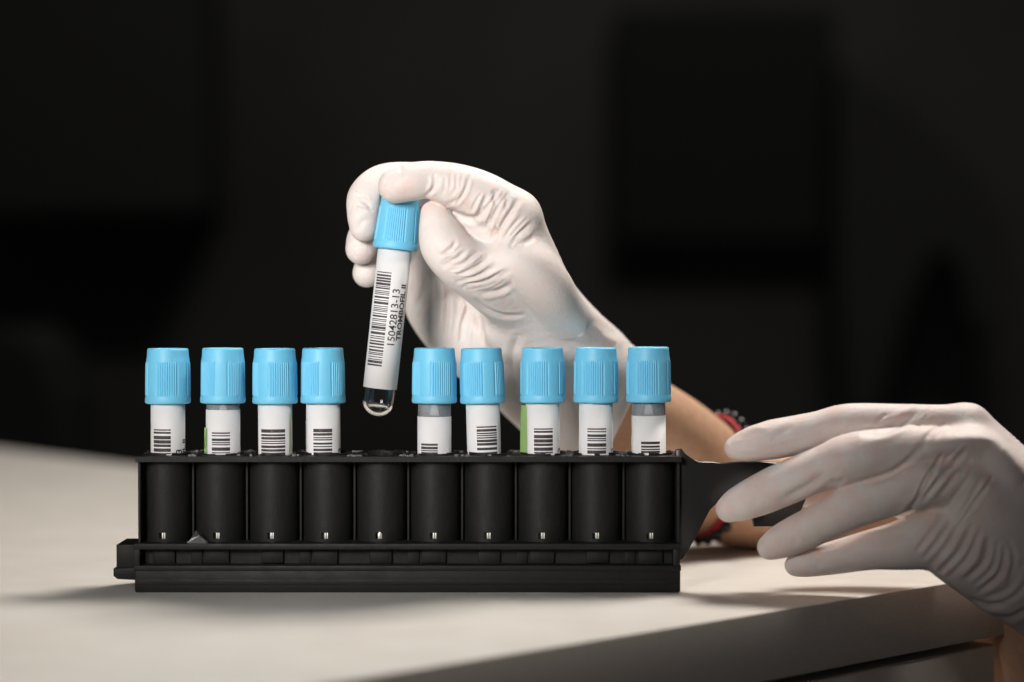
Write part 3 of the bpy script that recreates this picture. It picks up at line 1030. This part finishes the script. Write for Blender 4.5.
# middle finger tip, nail under the latex
ST += [([(355, 193), (363, 199), (372, 208)], 2.6, -0.06), ([(352, 216), (356, 206), (364, 206), (370, 214)], 2.0, 0.05), ([(356, 232), (362, 222), (371, 219)], 2.4, -0.035),
       ([(349, 247), (357, 244), (366, 246)], 2.6, -0.03)]
# heel of the hand: long hanging folds
for l, wd, dp in (([(429, 270), (432, 287), (430, 306), (421, 324)], 2.6, 0.07), ([(424, 272), (424, 290), (415, 312)], 2.6, -0.06), ([(440, 279), (443, 297), (440, 334)], 2.6, 0.06),
                  ([(436, 282), (437, 306), (432, 332)], 2.4, -0.05), ([(452, 292), (452, 312), (448, 340)], 2.4, 0.06), ([(446, 290), (447, 315), (444, 340)], 2.2, -0.05),
                  ([(472, 298), (467, 320), (463, 349)], 2.6, -0.10), ([(474, 306), (471, 322), (468, 346)], 2.0, 0.05), ([(476, 312), (480, 325), (484, 345)], 2.6, -0.08),
                  ([(458, 294), (458, 318), (455, 345)], 2.4, -0.05), ([(414, 262), (416, 280), (410, 300)], 2.6, -0.05), ([(520, 330), (512, 360), (516, 400)], 4, -0.06), ([(540, 370), (560, 395), (570, 430)], 5, -0.08),
                  ([(560, 336), (580, 344), (606, 350)], 5, -0.04), ([(576, 316), (592, 328), (614, 338)], 5, -0.06), ([(592, 324), (604, 335), (622, 346)], 4, 0.05), ([(540, 300), (556, 310), (578, 312)], 6, -0.04)):
    ST.append((l, wd, dp, 2.8, 30))
_r = random.Random(1)
for l in fan([(437, 250), (445, 270), (468, 296)], [(460, 238), (490, 254), (518, 276)], 15, 2, 0.10, 1): ST.append((l, 1.3, -0.035, -9, 4.5))
for l in fan([(434, 172), (470, 172)], [(430, 196), (455, 207)], 9, 1.5, -0.08, 2): ST.append((l, 1.3, -0.035, -9, 4.5))
for l in fan([(484, 190), (512, 190), (540, 240)], [(470, 216), (488, 240), (515, 250)], 12, 2, 0.05, 3): ST.append((l, 1.5, -0.04, -9, 4.5))
for l in fan([(412, 262), (470, 300)], [(404, 322), (460, 346)], 9, 2, 0.04, 4): ST.append((l, 1.6, -0.05, 2.8, 30))
for l in fan([(470, 232), (500, 240)], [(455, 215), (488, 214)], 5, 2, 0.05, 6): ST.append((l, 1.4, -0.035))
for l in fan([(352, 188), (360, 208)], [(374, 196), (374, 212)], 4, 1.5, 0.05, 7): ST.append((l, 1.3, -0.025))
sculpt(H1, [(l, w_ * 1.0 * _r.uniform(.8, 1.25), d_ * 1.08 * _r.uniform(.6, 1.3), *k_) for l, w_, d_, *k_ in ST])
H1.smooth(1, 0.35)

hand1 = thing('gloved_hand', 'raised white latex gloved hand pinching a blue-capped tube, red cord bracelet on its wrist', 'hand', tuple(P(600, 400, 8)))
me = surf_mesh(H1, flush_at(H1, [(397, 188, 16, 12, 0.9), (366, 236, 12, 8, .35), (430, 206, 8, 8, .7), (455, 205, 22, 10, .5), (500, 225, 22, 22, .45), (365, 258, 12, 8, .4)], 0.2))
local(me, hand1.location)
mesh_obj('glove', me, M['latex'], hand1)
arm = {'trunk': (pix_chain([(585, 372, 7.2, 36), (625, 408, 8.8, 44), (668, 443, 10.6, 51), (715, 483, 12.3, 55), (770, 498, 13.6, 53), (840, 494, 15.4, 62), (930, 490, 17.0, 72)], 6), 1.0)}
AR = build(arm, ((1.0, 3.0, -0.6), (26.0, 22.0, 10.0)), 0.16, None, lambda fl, d: np.maximum(d, (0.02 - fl.ax[2])[None, None, :]))
me = surf_mesh(AR); local(me, hand1.location)
mesh_obj('forearm', me, M['skin'], hand1)
# bracelet round the forearm
def bracelet():
    c = np.array(P(705, 475, 12.0)); a = np.array(P(668, 462, 10.9)); b = np.array(P(742, 484, 13.0))
    ax = Vector(b - a).normalized()
    e1 = Vector((0, 0, 1)).cross(ax).normalized(); e2 = ax.cross(e1)
    R = cm(55, 12.0) + 0.02
    root = None
    bm = bmesh.new()
    for off, rr, R2 in ((0.06, 0.085, R), (0.22, 0.08, R + .02)):
        n = 64
        rings = []
        for i in range(n):
            t = 2 * math.pi * i / n
            ctr = Vector(c) + ax * (off + 0.1 * math.sin(3 * t)) + (e1 * math.cos(t) + e2 * math.sin(t) * 1.1) * R2
            if ctr.z < 0.15:
                ctr.z = 0.15
            rad = (e1 * math.cos(t) + e2 * math.sin(t))
            rings.append([bm.verts.new(ctr + (rad * math.cos(q) + ax * math.sin(q)) * rr) for q in [2 * math.pi * k / 8 for k in range(8)]])
        for i in range(n):
            A, B = rings[i], rings[(i + 1) % n]
            for k in range(8):
                bm.faces.new((A[k], A[(k + 1) % 8], B[(k + 1) % 8], B[k]))
    me = bm_mesh(bm); local(me, hand1.location)
    br = mesh_obj('bracelet', me, M['red'], hand1)
    for i in range(26):
        t = 2 * math.pi * i / 26 + 0.1
        ctr = Vector(c) + ax * 0.42 + (e1 * math.cos(t) + e2 * math.sin(t) * 1.1) * (R + 0.1)
        if ctr.z < 0.3:
            continue
        bm = bmesh.new(); bmesh.ops.create_uvsphere(bm, u_segments=16, v_segments=10, radius=0.28)
        me = bm_mesh(bm); me.transform(Matrix.Translation(ctr - hand1.location))
        mesh_obj('bead', me, M['bead'], br)
bracelet()

# ---- the hand on the handle
h2 = {
    'trunk_index': (pix_chain([(966, 431, -1.0, 27), (996, 467, -1.2, 34), (1030, 514, -1.2, 44), (1068, 560, -0.6, 54), (1120, 612, 1.5, 60)]), 0.9),
    'trunk_middle': (pix_chain([(968, 452, -1.9, 27), (1000, 490, -2.1, 38), (1030, 540, -1.6, 50)]), 0.9),
    'trunk_ring': (pix_chain([(962, 480, -2.2, 29), (990, 520, -2.2, 40), (1020, 565, -1.5, 50)]), 0.9),
    'trunk_pinky': (pix_chain([(940, 536, -1.9, 33), (970, 549, -1.8, 42), (1005, 568, -1.2, 46), (1045, 586, -0.2, 53), (1095, 612, 1.2, 62)]), 0.9),
    'trunk_palm': (pix_chain([(940, 480, 0.6, 34), (985, 520, 0.6, 44)]), 0.9),
    'index': (pix_chain([(736.5, 448, -0.35, 12.3), (749, 445, -0.45, 16.5), (770, 440, -0.5, 19.6), (790, 436.5, -0.55, 20), (818, 431, -0.65, 19.8), (850, 425, -0.8, 21.5), (905, 424, -1.0, 20), (938, 425, -1.0, 20.5), (966, 431, -1.0, 27)]), 0.4),
    'middle': (pix_chain([(729, 509, -0.45, 13.5), (741, 503, -0.6, 17.8), (766, 492, -0.95, 21.2), (792, 480, -1.3, 21.6), (824, 468, -1.7, 22.4), (855, 458, -2.05, 25.8), (908, 450, -2.1, 23.6), (968, 452, -1.9, 27)]), 0.4),
    'ring': (pix_chain([(770, 547, -0.7, 13), (782, 541, -0.9, 17), (804, 531, -1.2, 19.6), (828, 519, -1.6, 20), (856, 505, -2.0, 23), (890, 493, -2.3, 23), (925, 482, -2.4, 26), (962, 480, -2.2, 29)]), 0.4),
    'pinky': (pix_chain([(796, 565, -0.6, 11.5), (807, 563, -0.7, 14), (833, 558, -0.9, 16.5), (870, 550, -1.4, 20), (902, 545, -1.8, 25), (940, 536, -1.9, 33)]), 0.35),
    'thumb': (pix_chain([(806, 493, 1.75, 14), (822, 492, 1.9, 18), (850, 490, 2.0, 21), (890, 490, 1.8, 25), (940, 500, 1.0, 32)]), 0.5),
}
def carve2(fl, d):
    X, Y, Z = fl.ax[0][:, None, None], fl.ax[1][None, :, None], fl.ax[2][None, None, :]
    xmax, zt, zb = P(808, 470, HY0)[0], P(700, 461, HY0)[2], P(700, 528, HY0)[2]
    q = np.maximum(np.maximum(X - xmax, HY0 - 0.01 - Y), np.maximum(Y - HY1 - 0.01, np.maximum(Z - zt, zb - Z))).astype(np.float32)
    return -smin(-d, q, 0.05)
H2 = build(h2, ((7.5, -6.0, -6.5), (27.0, 6.0, 8.2)), 0.085, None, carve2, fine=True)
ST = [
    ([(925, 445), (961, 442), (986, 443), (1002, 455), (1026, 478)], 8, 0.26),
    ([(930, 462), (965, 464), (990, 470), (1020, 500)], 12, -0.16),
    ([(860, 434), (883, 431), (905, 420), (922, 410)], 3.2, -0.12),
    ([(923, 442), (934, 430), (946, 422)], 2.2, -0.07), ([(934, 440), (944, 430), (953, 424)], 2, -0.04),
    ([(856, 484), (885, 477), (903, 466), (928, 440)], 3.0, -0.12),
    ([(858, 529), (898, 521), (914, 505), (930, 488)], 3.0, -0.12),
    ([(968, 448), (949, 468), (932, 489), (920, 506)], 2.0, -0.08), ([(973, 455), (955, 476), (937, 499)], 2.0, -0.07), ([(964, 446), (944, 466), (928, 486)], 1.8, 0.05),
    ([(978, 462), (962, 486), (944, 510)], 2.2, -0.06), ([(985, 470), (970, 500), (955, 522)], 2.4, -0.06),
    ([(916, 552), (929, 535), (944, 515)], 2.6, -0.07), ([(922, 560), (937, 542), (952, 520)], 2.2, -0.06), ([(928, 567), (945, 548), (960, 523)], 2.6, -0.09), ([(934, 571), (952, 550), (966, 524)], 2.0, 0.05),
    ([(938, 574), (959, 552), (973, 523)], 2.6, -0.09), ([(947, 578), (968, 556), (980, 528)], 2.4, -0.08), ([(957, 580), (975, 560), (984, 532)], 2.2, 0.05), ([(966, 580), (984, 562), (989, 536)], 2.8, -0.10),
    ([(972, 587), (993, 566), (997, 540)], 2.4, -0.07), ([(977, 593), (1000, 573), (1005, 544)], 2.8, -0.10), ([(980, 600), (1009, 588), (1021, 560)], 2.8, -0.10), ([(984, 607), (1012, 598), (1028, 580)], 2.4, -0.07),
    ([(968, 598), (988, 605), (1010, 605)], 2.6, -0.08), ([(990, 618), (1010, 618), (1030, 608)], 3, -0.08), ([(1008, 540), (1014, 560), (1008, 585)], 2.4, -0.06),
    # fingers
    ([(744, 431), (755, 428), (768, 429)], 3, 0.05), ([(770, 440), (782, 433), (793, 426)], 3, -0.06), ([(762, 449), (800, 441), (838, 426)], 4, -0.035), ([(728, 444), (736, 437), (748, 437)], 2.4, -0.04), ([(735, 452), (748, 455), (764, 452)], 2.4, -0.03),
    ([(721, 504), (732, 491), (748, 486)], 2.6, 0.05), ([(752, 482), (757, 492), (754, 506)], 3, -0.05), ([(784, 506), (812, 491), (832, 477)], 3, 0.06), ([(778, 502), (806, 487), (826, 472)], 3, -0.05), ([(830, 480), (838, 483), (846, 478)], 2.4, -0.08),
    ([(762, 545), (772, 534), (786, 532)], 2.6, 0.045), ([(790, 528), (796, 538), (792, 548)], 3, -0.04), ([(800, 556), (834, 546), (860, 534)], 3, -0.03), ([(840, 503), (862, 500), (880, 492)], 4, 0.04),
    ([(808, 556), (818, 562), (816, 572)], 2.6, -0.04), ([(840, 441), (858, 452), (862, 470)], 5, -0.03), ([(815, 428), (824, 436), (822, 448)], 4, -0.03), ([(850, 512), (862, 520), (862, 530)], 4, -0.03),
]
_r = random.Random(2)
for l in fan([(945, 449), (995, 472)], [(912, 508), (955, 530)], 8, 2, 0.0, 1): ST.append((l, 1.5, -0.05))
for l in fan([(890, 412), (930, 410)], [(870, 432), (915, 428)], 5, 2, 0.06, 9): ST.append((l, 1.8, -0.03))
sculpt(H2, [(l, w_ * 1.05 * _r.uniform(.8, 1.25), d_ * 0.85 * _r.uniform(.6, 1.3)) for l, w_, d_ in ST])
H2.smooth(1, 0.35)

hand2 = thing('gloved_hand', 'lower white latex gloved hand gripping the handle of the black tube rack', 'hand', tuple(P(1010, 560, -1)))
me = surf_mesh(H2, flush_at(H2, [(760, 450, 20, 12, .2), (742, 505, 16, 14, .2), (880, 418, 40, 9, .55), (822, 495, 26, 12, 1.0), (870, 470, 50, 20, .3), (995, 415, 16, 14, .35)], 0.48))
local(me, hand2.location)
mesh_obj('glove', me, M['latex'], hand2)
fa = {'trunk': (pix_chain([(1062, 600, 4.0, 50), (1052, 655, 9.0, 78), (1045, 720, 14.0, 96), (1040, 800, 18.0, 110)], 6), 1.0)}
FA = build(fa, ((16.0, -2.0, -24.0), (34.0, 26.0, 2.0)), 0.2, None)
me = surf_mesh(FA); local(me, hand2.location)
mesh_obj('forearm', me, M['skin'], hand2)

# ------------------------------------------------------------------ light
w = bpy.data.worlds.new('World'); S.world = w; w.use_nodes = True
w.node_tree.nodes['Background'].inputs['Color'].default_value = (0.9, 0.95, 1, 1)
w.node_tree.nodes['Background'].inputs['Strength'].default_value = 0.024

def area(name, loc, target, size, energy, col, size_y=None):
    l = bpy.data.lights.new(name, 'AREA')
    l.shape = 'RECTANGLE'; l.size = size; l.size_y = size_y or size
    l.energy = energy; l.color = col
    o = link(bpy.data.objects.new(name, l))
    o.location = loc
    o.rotation_euler = (Vector(target) - Vector(loc)).to_track_quat('-Z', 'Y').to_euler()
    return o
area('key_softbox', (35, 33, 96), (0, 2, 3), 30, 130000, (1, 0.95, 0.89), 26)
fl_ = area('fill_softbox', (-27, -58, 28), (-6, 1, 13.5), 22, 3300, (1, 0.975, 0.96), 22)
fl_.data.spread = math.radians(37)
area('added_wall_fill', (60, 130, 300), (40, 402, 80), 80, 270000, (1, 0.97, 0.9), 30)  # added unseen fill light, only brightens the background wall

S.render.engine = 'CYCLES'
S.view_settings.view_transform = 'Standard'
S.view_settings.look = 'None'
S.view_settings.exposure = 0
S.view_settings.gamma = 1
